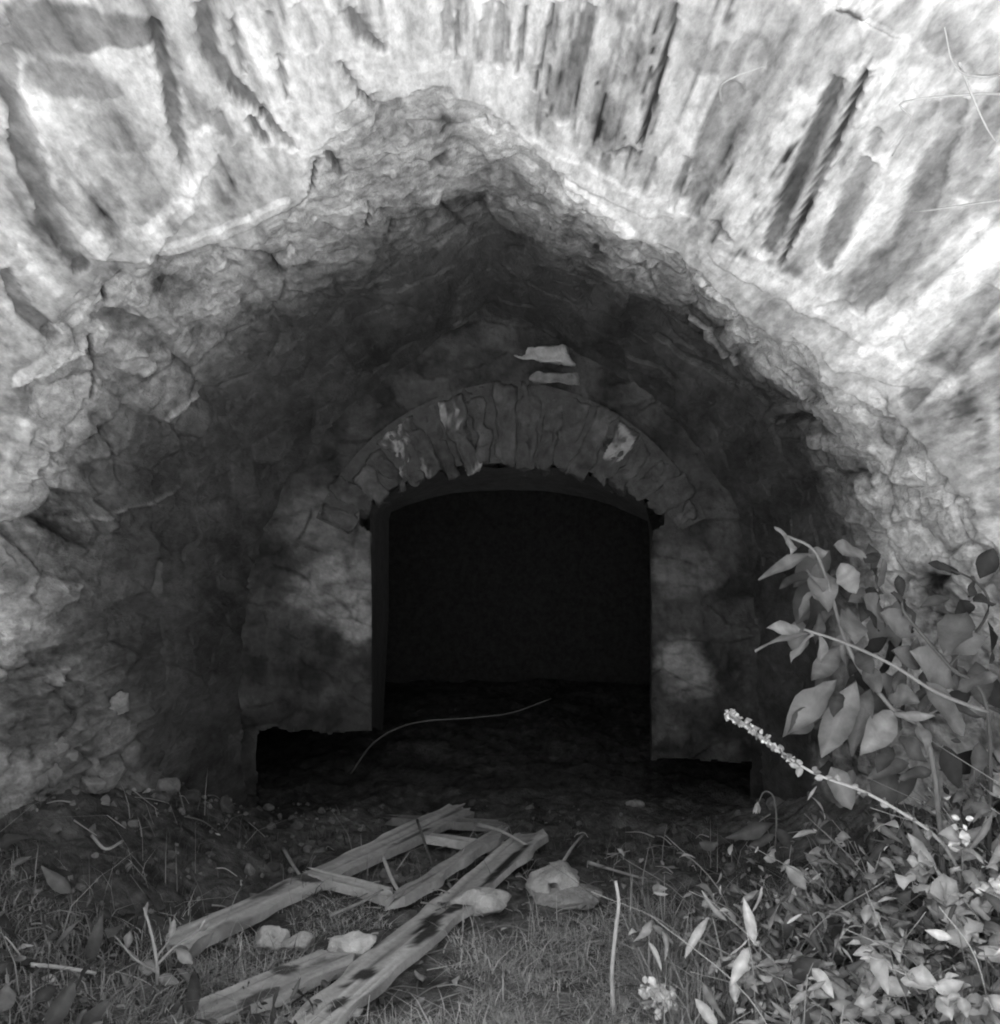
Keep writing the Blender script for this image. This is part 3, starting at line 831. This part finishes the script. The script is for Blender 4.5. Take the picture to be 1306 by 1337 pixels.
plank((440, 1262), (240, 1345), 0.13, 0.025, "short broad buried board beside the foot of the long stained plank", tone=0.42, lift=(0.015, 0.01),
      stains=[(0.3, 0.2, 0.08, 0.2, 0.08), (0.6, -0.3, 0.1, 0.2, 0.09)])
plank((545, 1104), (668, 1122), 0.045, 0.03, "thin pale lath lying crosswise between the two long planks", tone=0.48, lift=(0.03, 0.03))
plank((655, 1112), (520, 1200), 0.05, 0.03, "narrow grey batten lying along the upper edge of the stained plank", tone=0.36, lift=(0.06, 0.05))
plank((520, 1083), (650, 1090), 0.05, 0.03, "weathered grey lath lying near the doorway behind the other boards", tone=0.2, lift=(0.03, 0.03))
plank((415, 1160), (505, 1185), 0.055, 0.03, "short pale splintered board lying between the planks, left of the stained one", tone=0.5, lift=(0.03, 0.03))

# ------------------------------------------------------------------ loose stones
_ico = None


def stone(px, py, w, h, label, tone=0.35, seed=1.0, depth=None, sink=0.2, extra=None):
    global _ico
    import bmesh
    if _ico is None:
        bm = bmesh.new(); bmesh.ops.create_icosphere(bm, subdivisions=4, radius=1.0)
        _ico = (np.array([v.co[:] for v in bm.verts]), [tuple(v.index for v in f.verts) for f in bm.faces]); bm.free()
    U, Fc = _ico
    g = gpt(px, py)
    v_ = surf3(px, py)
    if v_[1] < g[1] and px < 300:               # lodged in the foot of the wall
        g = v_ + np.array([0.02, -0.01, -h * v_[1] / F * 0.3])
    k = g[1] / F
    f1_, f2_, c_ = worley(U * 1.1 + seed * 7.7, 700)
    r_ = np.random.default_rng(int(seed * 10))
    pn = r_.normal(0, 1, (13, 3)); pn /= np.linalg.norm(pn, axis=1, keepdims=True)
    pd = r_.uniform(0.62, 1.0, 13)
    dots = U @ pn.T
    rr = np.min(np.where(dots > 0.05, pd / np.maximum(dots, 0.05), 9), axis=1)
    rr = np.minimum(rr, 1.15) + 0.10 * fbm(U * 2.6 + seed, 4, 701)
    W = U * rr[:, None]
    W = W * np.array([w * k / 2, (depth or w * 0.8) * k / 2, h * k / 2]) + np.array([g[0], g[1], g[2] + h * k * (0.5 - sink)])
    W += 0.004 * np.stack([fbm(W * 40, 3, 702)] * 3, 1)
    tn = tone * (1 + 0.35 * fbm(W * 18, 3, 703))
    if extra is not None:
        ex, ey, er = extra
        c = np.array([g[0] + (ex - px) * k, 0, CAMZ - (ey - 668.5) * k])
        d = np.hypot(W[:, 0] - c[0], (W[:, 2] - c[2])) + (W[:, 1] > g[1]) * 9
        hole_ = sst(er * k, er * k * 0.6, d)
        W[:, 1] += hole_ * 0.04
        tn = tn * (1 - hole_) + 0.03 * hole_
    o = mesh_obj("stone", W, Fc, M_stone, None, tn)
    tag(o, label, "stone", "loose stones on the floor")


stone(728, 1172, 70, 52, "pale angular stone with a small dark hollow, right of the stained plank's upper end", 0.42, 1.3, 60, 0.15, (720, 1150, 7))
stone(632, 1192, 78, 36, "flat pale stone against the right edge of the stained plank", 0.45, 2.1, 50)
stone(352, 1236, 50, 34, "rounded pale stone below the grey plank, left of its neighbour stone", 0.5, 3.4)
stone(392, 1240, 44, 30, "small pale stone between the two planks beside the rounded one", 0.45, 4.2)
stone(462, 1250, 58, 44, "broken white stone touching the left edge of the stained plank", 0.5, 5.9)
stone(212, 1030, 36, 34, "grey triangular stone lodged alone at the foot of the dark left wall", 0.17, 6.6)
stone(150, 918, 26, 34, "oval grey stone lodged in the left wall, highest of the lodged ones", 0.20, 7.4)
stone(113, 1022, 34, 24, "small wedge-shaped stone in the left wall, left of the triangular stone", 0.18, 8.8)
stone(830, 1052, 22, 10, "small flat stone at the right foot of the doorway", 0.25, 9.1)
stone(742, 1180, 90, 26, "low flat slab touching the lower right side of the hollowed stone", 0.30, 10.7)
stone(70, 975, 24, 26, "upper grey stone of the small heap at the left wall", 0.19, 11.2)
stone(62, 1010, 20, 30, "lower upright stone of the small heap at the left wall", 0.19, 12.5)
stone(84, 988, 20, 22, "right stone of the small heap at the left wall", 0.19, 13.9)


# ------------------------------------------------------------------ sticks and stalks
def stick(pts, r0, r1, label, name="stick", cat="stick", tone=0.36, group="sticks on the floor"):
    b = MB(); b.tube(pts, r0, r1, tone, 6)
    o = b.build(name, M_stem)
    tag(o, label, cat, group)
    return o


stick([gpt(370, 1128, .05), gpt(388, 1150, .03), gpt(404, 1166, .02)], .006, .004, "pale stick leaning on the upper grey plank near its middle")
stick([gpt(500, 1160, .10), gpt(512, 1175, .06), gpt(526, 1195, .05)], .006, .005, "short white stick crossing the left edge of the stained plank", tone=.5)
stick([gpt(622, 1102, .07), gpt(655, 1116, .08), gpt(690, 1128, .06)], .008, .005, "pale stick lying across the upper end of the stained plank", tone=.34)
stick([gpt(735, 1138, .03), gpt(748, 1125, .05), gpt(762, 1112, .06)], .006, .004, "thin twig rising behind the hollowed stone")
stick([gpt(768, 1138, .03), gpt(800, 1148, .03), gpt(835, 1154, .02)], .007, .004, "grey twig lying flat to the right of the hollowed stone", tone=.3)
stick([gpt(40, 1284, .04), gpt(80, 1287, .04), gpt(125, 1288, .03)], .005, .004, "pale straw lying level at the bottom left", tone=.42)
stick([gpt(120, 1105, .03), gpt(138, 1118, .02), gpt(160, 1112, .03)], .005, .004, "bent pale twig on the dark earth below the wedge-shaped stone of the left wall")
stick([gpt(430, 1215, .04), gpt(470, 1200, .05), gpt(500, 1185, .05)], .006, .004, "grey twig slanting between the broken white stone and the boards", tone=.25)
stick([gpt(545, 1100, .08), gpt(558, 1130, .05), gpt(568, 1150, .03)], .005, .004, "dark twig leaning across the gap between the planks", tone=.15)
stick([gpt(805, 1337) + np.array([0, 0, -.03]), at(799, 1280, 2.5), at(804, 1215, 2.5), at(808, 1180, 2.49), at(804, 1150, 2.5)], .006, .004, "tall pale dead stalk standing upright in the grass", name="dead_stalk", cat="stalk", tone=.42, group=None)
# bramble stem arching out of the doorway
stick([at(458, 1010, 4.25), at(490, 968, 4.2), at(540, 944, 4.15), at(620, 937, 4.15), at(670, 930, 4.2), at(720, 912, 4.25)], .004, .002,
      "thin bare bramble stem arching across the dark doorway", name="bramble_stem", cat="stem", tone=.06, group=None)
# thin roots hanging over the plaster in the upper right corner
ROOTS = [([(1340, 76), (1290, 96), (1250, 66), (1235, 20)], "pale root bending upward in the upper right corner of the plaster"),
         ([(1340, 108), (1270, 118), (1210, 112), (1180, 140), (1165, 190)], "long pale root trailing left and down from the upper right corner"),
         ([(1250, 66), (1262, 90), (1290, 130), (1300, 170)], "short pale root hanging straight down near the right edge, crossing the others"),
         ([(1340, 240), (1240, 250), (1190, 262)], "thin root lying level on the plaster at the right edge, below the others"),
         ([(940, 122), (965, 95), (1000, 75)], "small detached rootlet on the dark plaster left of the twin board grooves")]
for pts, lb in ROOTS:
    W = [surf3(*p_) for p_ in pts]
    W = [w_ * np.array([.985, 1, 1]) - np.array([0, 0.03, 0.03]) for w_ in W]
    b = MB(); b.tube(W, .003, .0012, 0.42, 5, 0.018)
    tag(b.build("root", M_stem), lb, "root", "roots on the plaster")

# ------------------------------------------------------------------ grass on the floor
def blades(n, region, hmin, hmax, tone0, tone1, wid=0.004, lean=0.5, density=None):
    Vs, Fs, Ts = [], [], []
    c = 0
    tries = 0
    xs = rng.uniform(region[0], region[1], n * 3); ys = rng.uniform(region[2], region[3], n * 3)
    P = np.stack([xs, ys, 0 * xs], 1)
    dn = sst(-0.25, 0.35, fbm(P * 5, 3, 800))
    if density is not None:
        dn = dn * density(xs, ys)
    ok = rng.uniform(0, 1, n * 3) < dn
    xs, ys = xs[ok][:n], ys[ok][:n]
    zs = gz(xs, ys)
    m = len(xs)
    h = rng.uniform(hmin, hmax, m) * rng.uniform(0.4, 1, m)
    th = rng.uniform(0, 2 * np.pi, m); ln = np.abs(rng.normal(0, lean, m))
    ph = rng.uniform(0, 2 * np.pi, m)
    dx, dy = np.cos(th), np.sin(th); sx, sy = np.cos(ph), np.sin(ph)
    w = wid * rng.uniform(.5, 1.2, m)
    V = np.zeros((m, 7, 3))
    for k, u in enumerate((0, .4, .75, 1.0)):
        cx = xs + dx * h * ln * u * u; cy = ys + dy * h * ln * u * u; cz = zs - 0.004 + h * (u - 0.35 * np.minimum(ln, 1.6) * u * u * .8)
        hw = w * (1 - u ** 1.5) / 2
        if k < 3:
            V[:, 2 * k] = np.stack([cx - sx * hw, cy - sy * hw, cz], 1); V[:, 2 * k + 1] = np.stack([cx + sx * hw, cy + sy * hw, cz], 1)
        else:
            V[:, 6] = np.stack([cx, cy, cz], 1)
    t_ = rng.uniform(tone0, tone1, m)
    b0 = (np.arange(m) * 7)[:, None]
    quadF = np.concatenate([b0 + np.array([0, 1, 3, 2]), b0 + np.array([2, 3, 5, 4])])
    triF = b0 + np.array([4, 5, 6])
    return V.reshape(-1, 3), quadF.tolist() + triF.tolist(), np.repeat(t_, 7)


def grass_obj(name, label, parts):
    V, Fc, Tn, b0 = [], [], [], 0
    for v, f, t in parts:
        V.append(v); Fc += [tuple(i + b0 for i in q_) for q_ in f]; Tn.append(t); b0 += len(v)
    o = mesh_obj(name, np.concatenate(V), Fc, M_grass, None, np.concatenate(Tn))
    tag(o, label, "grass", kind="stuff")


grass_obj("grass", "short tangled grass and dead straw covering the floor before the doorway", [
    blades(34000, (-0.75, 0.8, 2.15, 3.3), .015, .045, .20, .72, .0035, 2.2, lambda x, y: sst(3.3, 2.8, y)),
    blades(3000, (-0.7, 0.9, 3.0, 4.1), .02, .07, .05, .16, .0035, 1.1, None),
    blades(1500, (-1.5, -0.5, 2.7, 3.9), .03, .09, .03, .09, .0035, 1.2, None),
    blades(4500, (-0.9, 1.2, 2.15, 3.2), .04, .13, .25, .7, .0035, 1.9, lambda x, y: sst(3.25, 2.7, y)),
    blades(350, (-1.3, 0.9, 2.15, 3.6), .10, .26, .14, .40, .004, 1.0, None),
    blades(6000, (-1.4, -0.4, 2.15, 2.8), .02, .09, .12, .40, .005, 1.4, lambda x, y: sst(2.8, 2.4, y)),
    blades(4000, (0.35, 1.3, 2.1, 3.0), .06, .24, .14, .5, .006, 0.9, None),
])


def crumbs(n, region, name, label, dens=None):
    import bmesh
    bm = bmesh.new(); bmesh.ops.create_icosphere(bm, subdivisions=2, radius=1.0)
    U = np.array([v.co[:] for v in bm.verts]); Fc = np.array([tuple(v.index for v in f.verts) for f in bm.faces]); bm.free()
    V, Fs, Ts = [], [], []
    k = 0
    while k < n:
        x, y = rng.uniform(region[0], region[1]), rng.uniform(region[2], region[3])
        if dens is not None and rng.uniform() > dens(x, y):
            continue
        r = min(.030, .0045 * rng.lognormal(0.3, .6))
        pn = rng.normal(0, 1, (9, 3)); pn /= np.linalg.norm(pn, axis=1, keepdims=True)
        d = U @ pn.T
        rr = np.minimum(np.min(np.where(d > .05, rng.uniform(.6, 1, 9) / np.maximum(d, .05), 9), axis=1), 1.2)
        W = U * rr[:, None] * r * rng.uniform(.6, 1.3, 3)
        V.append(W + np.array([x, y, gz(x, y)[0] + r * .25])); Fs.append(Fc + 42 * k * 0 + sum(len(v) for v in V[:-1]) if k < 1 else Fc + k * len(U))
        Ts.append(np.full(len(U), rng.uniform(.05, .20))); k += 1
    o = mesh_obj(name, np.concatenate(V), np.concatenate(Fs), M_stone, None, np.concatenate(Ts), smooth=False)
    tag(o, label, "rubble", kind="stuff")


crumbs(1100, (-1.45, 1.2, 2.2, 4.3), "gravel", "crumbs of broken stone and mortar scattered over the earth floor", lambda x, y: 0.35 + 0.65 * (x < -.5))
b = MB()
for _ in range(520):
    x, y = rng.uniform(-1.35, 0.95), 2.2 + 1.7 * rng.uniform() ** 1.5
    if x < -.45 and y > 2.65 and rng.uniform() < .75:
        continue
    z = gz(x, y)[0] + rng.uniform(.006, .03)
    th = rng.uniform(0, 2 * math.pi); L = rng.uniform(.02, .13)
    d = np.array([math.cos(th), math.sin(th), rng.normal(0, .12)]) * L
    z2 = gz(x + d[0], y + d[1])[0] + rng.uniform(.006, .03)
    b.tube([(x, y, z), (x + d[0] * .5 + rng.normal(0, .006), y + d[1] * .5, (z + z2) / 2 + rng.uniform(0, .012)), (x + d[0], y + d[1], z2)], rng.uniform(.0012, .003), .001, rng.uniform(.12, .55), 4)
for _ in range(420):
    x, y = rng.uniform(-1.3, 0.9), 2.2 + 1.5 * rng.uniform() ** 1.5
    if x < -.45 and y > 2.65 and rng.uniform() < .8:
        continue
    z = gz(x, y)[0] + rng.uniform(.004, .02)
    th = rng.uniform(0, 2 * math.pi); L = rng.uniform(.015, .045)
    b.leaf((x, y, z), (x + L * math.cos(th), y + L * math.sin(th), z + rng.normal(.006, .008)), L * rng.uniform(.4, .8), rng.uniform(.10, .5), nrm=rng.normal(0, .5, 3) + np.array([0, 0, 1]), droop=rng.uniform(-.5, .6), fold=rng.uniform(0, .7), st=5)
tag(b.build("straw_litter", M_grass), "dead straw and dry leaf scraps strewn over the floor", "litter", kind="stuff")


# low leafy ground cover
def cover(n, region, size, tone, density=None, hh=0.08):
    b = MB()
    k = 0
    while k < n:
        x, y = rng.uniform(region[0], region[1]), rng.uniform(region[2], region[3])
        if density is not None and rng.uniform() > density(x, y):
            continue
        z = gz(x, y)[0] + abs(rng.normal(0, hh))
        L = size * min(2.2, rng.lognormal(-.25, .5))
        th = rng.uniform(0, 2 * math.pi)
        d = np.array([math.cos(th), math.sin(th), rng.normal(-.1, .8)]) * L
        b.leaf((x, y, z), np.array([x, y, z]) + d, L * rng.uniform(.25, .75), tone[0] + (tone[1] - tone[0]) * rng.uniform() ** 1.6, nrm=rng.normal(0, 1, 3) + np.array([0, -.3, .6]), droop=rng.uniform(0, .6), fold=rng.uniform(.1, .6), st=6)
        k += 1
    return b


bc = cover(3300, (0.45, 1.35, 2.0, 2.9), .034, (.08, .62), lambda x, y: min(1, max(0.04, (x - .42) / .5)), 0.10)
for _ in range(170):
    x, y = rng.uniform(.5, 1.3), rng.uniform(2.05, 2.85)
    z = gz(x, y)[0]
    h = rng.uniform(.08, .34); dx, dy = rng.normal(-.1, .5, 2) * h
    bc.tube([(x, y, z), (x + dx * .35, y + dy * .35, z + h * .6), (x + dx, y + dy, z + h)], rng.uniform(.001, .003), .0008, rng.uniform(.2, .55), 4)
    for _ in range(rng.integers(2, 7)):
        u = rng.uniform(.4, 1); p = np.array([x + dx * u, y + dy * u, z + h * u])
        th = rng.uniform(0, 2 * math.pi); L = rng.uniform(.02, .075)
        bc.leaf(p, p + L * np.array([math.cos(th), math.sin(th), rng.normal(-.2, .6)]), L * rng.uniform(.2, .5), rng.uniform(.10, .5), nrm=rng.normal(0, 1, 3) + np.array([0, -.3, .6]), droop=rng.uniform(0, .8), fold=rng.uniform(.1, .7), st=7)
o = bc.build("undergrowth", M_leaf)
tag(o, "tangle of small leaves covering the bank in the lower right corner", "undergrowth", kind="stuff")
bc = cover(700, (-1.45, -0.35, 2.1, 2.75), .04, (.05, .18), lambda x, y: min(1, max(.05, (2.8 - y) / .5)), 0.03)
o = bc.build("leaf_litter", M_leaf)
tag(o, "small leaves and litter strewn over the floor in the lower left corner", "leaf litter", kind="stuff")


# ------------------------------------------------------------------ broad-leaved shrub on the right
def base_at(px, py, Y):
    p = at(px, py, Y); p[2] = gz(p[0], Y)[0]
    return p


YS = 2.45
shrub = thing("broad_leaved_shrub", base_at(1240, 1100, YS), "broad-leaved shrub with large drooping leaves reaching over the right side of the doorway", "shrub")
st = MB()
st.tube([base_at(1240, 1100, YS), at(1215, 980, YS), at(1165, 925, YS), at(1112, 855, YS), at(1082, 765, YS), at(1062, 718, YS), at(1028, 700, YS)], .007, .003, .16)
st.tube([base_at(1290, 1080, YS + .05), at(1290, 930, YS), at(1240, 870, YS), at(1185, 805, YS), at(1178, 785, YS)], .006, .003, .08)
st.tube([at(1290, 930, YS), at(1225, 905, YS - .02), at(1165, 868, YS - .03), at(1105, 840, YS - .03), at(1050, 822, YS - .03)], .005, .003, .2)
st.tube([at(1165, 925, YS), at(1200, 935, YS), at(1230, 925, YS)], .004, .002, .16)
st.tube([at(1240, 870, YS), at(1290, 800, YS + .05), at(1275, 760, YS + .05), at(1225, 738, YS + .05)], .004, .002, .06)
st.build("stem", M_stem, shrub)
LV = [(1060, 722, 988, 755, 20, .16), (1035, 716, 1012, 686, 16, .30), (1030, 702, 1034, 722, 18, .30), (1075, 772, 1055, 742, 28, .18), (1080, 720, 1052, 726, 18, .24), (1088, 712, 1132, 728, 30, .19),
      (1098, 735, 1118, 775, 30, .18), (1078, 765, 1042, 803, 24, .18), (1092, 798, 1058, 818, 22, .16), (1108, 785, 1150, 772, 20, .17), (1105, 795, 1118, 838, 40, .15), (1125, 780, 1165, 815, 40, .16),
      (1128, 795, 1150, 824, 16, .04), (1180, 782, 1180, 808, 15, .03), (1062, 826, 984, 842, 20, .30), (1062, 828, 1030, 862, 24, .28), (1045, 822, 1005, 818, 20, .30), (1070, 830, 1075, 868, 18, .24),
      (1100, 843, 1112, 900, 34, .19), (1092, 888, 1020, 962, 36, .18), (1118, 890, 1072, 992, 38, .17), (1138, 898, 1108, 985, 36, .12), (1128, 870, 1150, 905, 26, .10), (1148, 880, 1178, 922, 30, .14),
      (1166, 928, 1128, 984, 38, .24), (1168, 930, 1166, 975, 20, .22), (1166, 932, 1222, 936, 16, .24), (1196, 940, 1213, 985, 26, .22), (1190, 850, 1258, 895, 44, .24), (1262, 800, 1232, 852, 42, .10),
      (1212, 735, 1258, 748, 15, .04), (1265, 780, 1272, 752, 22, .05), (1268, 785, 1252, 800, 20, .05), (1272, 785, 1304, 782, 22, .06), (1130, 735, 1150, 720, 20, .05), (1140, 745, 1150, 775, 34, .06),
      (1150, 800, 1200, 830, 34, .17), (1165, 850, 1210, 870, 30, .16), (1210, 890, 1260, 960, 34, .13), (1230, 925, 1290, 935, 28, .16), (1112, 745, 1085, 750, 20, .12), (1070, 800, 1066, 842, 18, .08),
      (1160, 905, 1200, 915, 30, .12), (1120, 850, 1140, 880, 24, .06), (1250, 900, 1300, 880, 34, .15), (1225, 850, 1290, 830, 36, .18), (1095, 905, 1090, 930, 20, .07), (1180, 870, 1168, 905, 22, .06)]
lf = MB()
for (a, b_, c, d, w, tn) in LV:
    Yl = YS + rng.uniform(-.10, .10)
    k = Yl / F
    lf.leaf(at(a, b_, YS), at(c, d, Yl), w * k * 1.05, tn * 0.9, droop=rng.uniform(.05, .25), fold=rng.uniform(.1, .35), st=9)
for _ in range(75):
    px, py = rng.uniform(1035, 1300), rng.uniform(700, 1010)
    if py < 690 + 0.0 * px or (px < 1060 and 770 < py < 800) or (px > 1180 and py < 830 and rng.uniform() < .75):
        continue
    Yl = YS + rng.uniform(.02, .22)
    k = Yl / F
    th = rng.normal(1.9, .7); L = rng.uniform(28, 70)
    lf.leaf(at(px, py, Yl), at(px + L * math.cos(th), py + L * math.sin(th), Yl - rng.uniform(-.04, .06)), L * rng.uniform(.4, .62) * k, rng.choice([.03, .05, .07, .10, .15]), droop=rng.uniform(0, .5), fold=rng.uniform(.1, .5), st=9)  # rear filler leaves, toned dark to paint the shaded gaps
lf.build("foliage", M_leaf, shrub)

# flowering stalk
stalk = thing("flowering_stalk", base_at(1275, 1160, 2.3), "slender flowering stalk leaning left in front of the dark doorway wall", "wildflower")
st = MB()
Q = st.tube([base_at(1275, 1160, 2.3), at(1245, 1122, 2.3), at(1150, 1045, 2.3), at(1060, 1008, 2.3), at(1000, 966, 2.3), at(952, 930, 2.3)], .0045, .002, .34)
st.build("stem", M_stem, stalk)
lf = MB()
for i, p in enumerate(Q[4:]):
    for _ in range(2 if i < 12 else 5):
        d = rng.normal(0, 1, 3); d /= np.linalg.norm(d)
        L = rng.uniform(.012, .026)
        lf.leaf(p, p + d * L, L * .7, rng.uniform(.16, .30), st=5)
lf.build("foliage", M_leaf, stalk)
lf = MB()
for p in Q[-9:]:
    for _ in range(8):
        d = rng.normal(0, 1, 3); d /= np.linalg.norm(d)
        L = rng.uniform(.008, .017)
        lf.leaf(p + d * .004, p + d * L, L * .8, rng.uniform(.4, .6), st=5)
lf.build("blossom", M_leaf, stalk)

# small plant with a nodding bud
nod = thing("nodding_plant", gpt(1012, 1110), "small plant with one long leaf and a nodding white bud", "plant")
st = MB(); g = gpt(1012, 1110)
Yn = g[1]
st.tube([g, at(1014, 1070, Yn), at(1010, 1040, Yn), at(998, 1034, Yn), at(990, 1050, Yn)], .003, .0018, .25)
st.build("stem", M_stem, nod)
lf = MB()
lf.leaf(at(1012, 1075, Yn), at(950, 1096, Yn - .05), 22 * Yn / F, .22, st=9)
lf.leaf(at(1012, 1082, Yn), at(1040, 1110, Yn), 16 * Yn / F, .16)
lf.leaf(at(1012, 1090, Yn), at(975, 1108, Yn), 14 * Yn / F, .14)
lf.build("foliage", M_leaf, nod)
lf = MB()
for k_ in range(5):
    lf.leaf(at(990, 1047, Yn), at(988 + rng.normal(0, 3), 1063, Yn + rng.normal(0, .01)), .014, .6, st=5)
lf.build("bud", M_leaf, nod)


# leafy weeds on the right bank
def weed(px, py, Y, h, nst, label, tone=(.12, .24), ls=.05, flower=None, cat="weed", name="leafy_weed", lw=.5, lean=(-.15, -.05)):
    g = base_at(px, py, Y)
    r = thing(name, g, label, cat, "weeds on the right bank")
    s_, l_, fl = MB(), MB(), MB()
    for i in range(nst):
        top = g + np.array([rng.normal(lean[0], .10) * h * 2, rng.normal(lean[1], .10) * h * 2, h * rng.uniform(.65, 1.05)])
        mid = (g + top) / 2 + np.array([rng.normal(0, .02), rng.normal(0, .02), .03])
        Q_ = s_.tube([g + rng.normal(0, .01, 3) * np.array([1, 1, 0]), mid, top], .0035, .0018, rng.uniform(.15, .35), 5)
        for j, p in enumerate(Q_[1:]):
            for _ in range(2):
                th = rng.uniform(0, 2 * math.pi)
                L = ls * rng.uniform(.5, 1.25)
                d = np.array([math.cos(th), math.sin(th), rng.uniform(-.5, .5)]) * L
                l_.leaf(p, p + d, L * lw * rng.uniform(.6, 1.15), rng.uniform(*tone) * 1.6, nrm=rng.normal(0, .7, 3) + np.array([0, -.4, .8]), droop=rng.uniform(0, .7), fold=rng.uniform(.1, .6))
        if flower:
            for _ in range(22):
                d = rng.normal(0, 1, 3); d /= np.linalg.norm(d)
                L = rng.uniform(.014, .032)
                lf_p = top + rng.normal(0, .014, 3)
                fl.leaf(lf_p, lf_p + d * L, L * .75, rng.uniform(*flower), st=5)
    s_.build("stem", M_stem, r); l_.build("foliage", M_leaf, r)
    if flower:
        fl.build("blossom", M_leaf, r)


weed(1262, 1150, 2.35, .34, 3, "tall weed with pale blossom heads below the broad-leaved shrub at the right edge", (.13, .26), .05, (.45, .65))
weed(1300, 1150, 2.25, .26, 3, "round-leaved weed at the far right edge under the pale blossoms", (.18, .32), .06, None, lw=.85)
weed(1175, 1200, 2.4, .22, 3, "pale small-leaved weed in the middle of the right bank", (.20, .34), .04, None, lw=.7)
weed(1110, 1180, 2.55, .18, 3, "dark-leaved weed behind the flowering stalk's foot", (.08, .16), .04)
weed(1020, 1240, 2.6, .13, 3, "small round-leaved weed at the edge of the grass, left of the right bank", (.10, .2), .035, None, lw=.9)
weed(1005, 1330, 2.42, .15, 3, "pale-tipped weed near the bottom edge beside the tall dead stalk's grass", (.16, .26), .04, (.4, .55))
weed(1075, 1320, 2.38, .20, 3, "spiky weed with upright pale stems at the bottom of the right bank", (.14, .26), .06, None, lw=.3)
weed(1170, 1330, 2.2, .18, 4, "low bushy weed at the bottom edge on the right", (.16, .28), .045, None, lw=.7)
weed(1270, 1340, 2.1, .22, 4, "dense curly-leaved weed filling the bottom right corner", (.16, .3), .05, None, lw=.8)
weed(1230, 1260, 2.25, .2, 4, "bright pointed-leaved weed above the corner weed", (.2, .34), .045, None, lw=.55)
weed(870, 1345, 2.42, .12, 3, "small white-topped weed at the bottom edge right of the dead stalk", (.16, .28), .03, (.5, .7))
weed(1140, 1110, 2.7, .16, 3, "small-leaved weed in the shade behind the shrub", (.08, .18), .035)

# seedling at the bottom left
sp = thing("branching_seedling", gpt(205, 1300), "pale branching seedling standing among litter at the bottom left", "seedling")
g = gpt(205, 1300); Yq = g[1]
s_, l_ = MB(), MB()
s_.tube([g, at(205, 1260, Yq), at(198, 1220, Yq), at(188, 1185, Yq)], .006, .003, .34)
s_.tube([at(205, 1260, Yq), at(230, 1235, Yq), at(258, 1215, Yq - .03), at(268, 1200, Yq - .03)], .004, .002, .34)
s_.tube([at(206, 1270, Yq), at(180, 1255, Yq - .02), at(165, 1240, Yq - .02), at(150, 1222, Yq)], .004, .002, .30)
s_.tube([at(204, 1250, Yq), at(222, 1225, Yq + .03), at(222, 1198, Yq + .03)], .003, .002, .28)
s_.build("stem", M_stem, sp)
for a, b_, c, d, w in ((205, 1265, 180, 1262, 20), (222, 1225, 228, 1200, 10), (165, 1240, 170, 1215, 14), (230, 1238, 252, 1260, 16), (206, 1275, 235, 1285, 16), (190, 1200, 192, 1178, 8), (180, 1255, 160, 1275, 16), (258, 1215, 275, 1205, 10)):
    l_.leaf(at(a, b_, Yq), at(c, d, Yq), w * Yq / F, rng.uniform(.12, .3))
l_.build("foliage", M_leaf, sp)
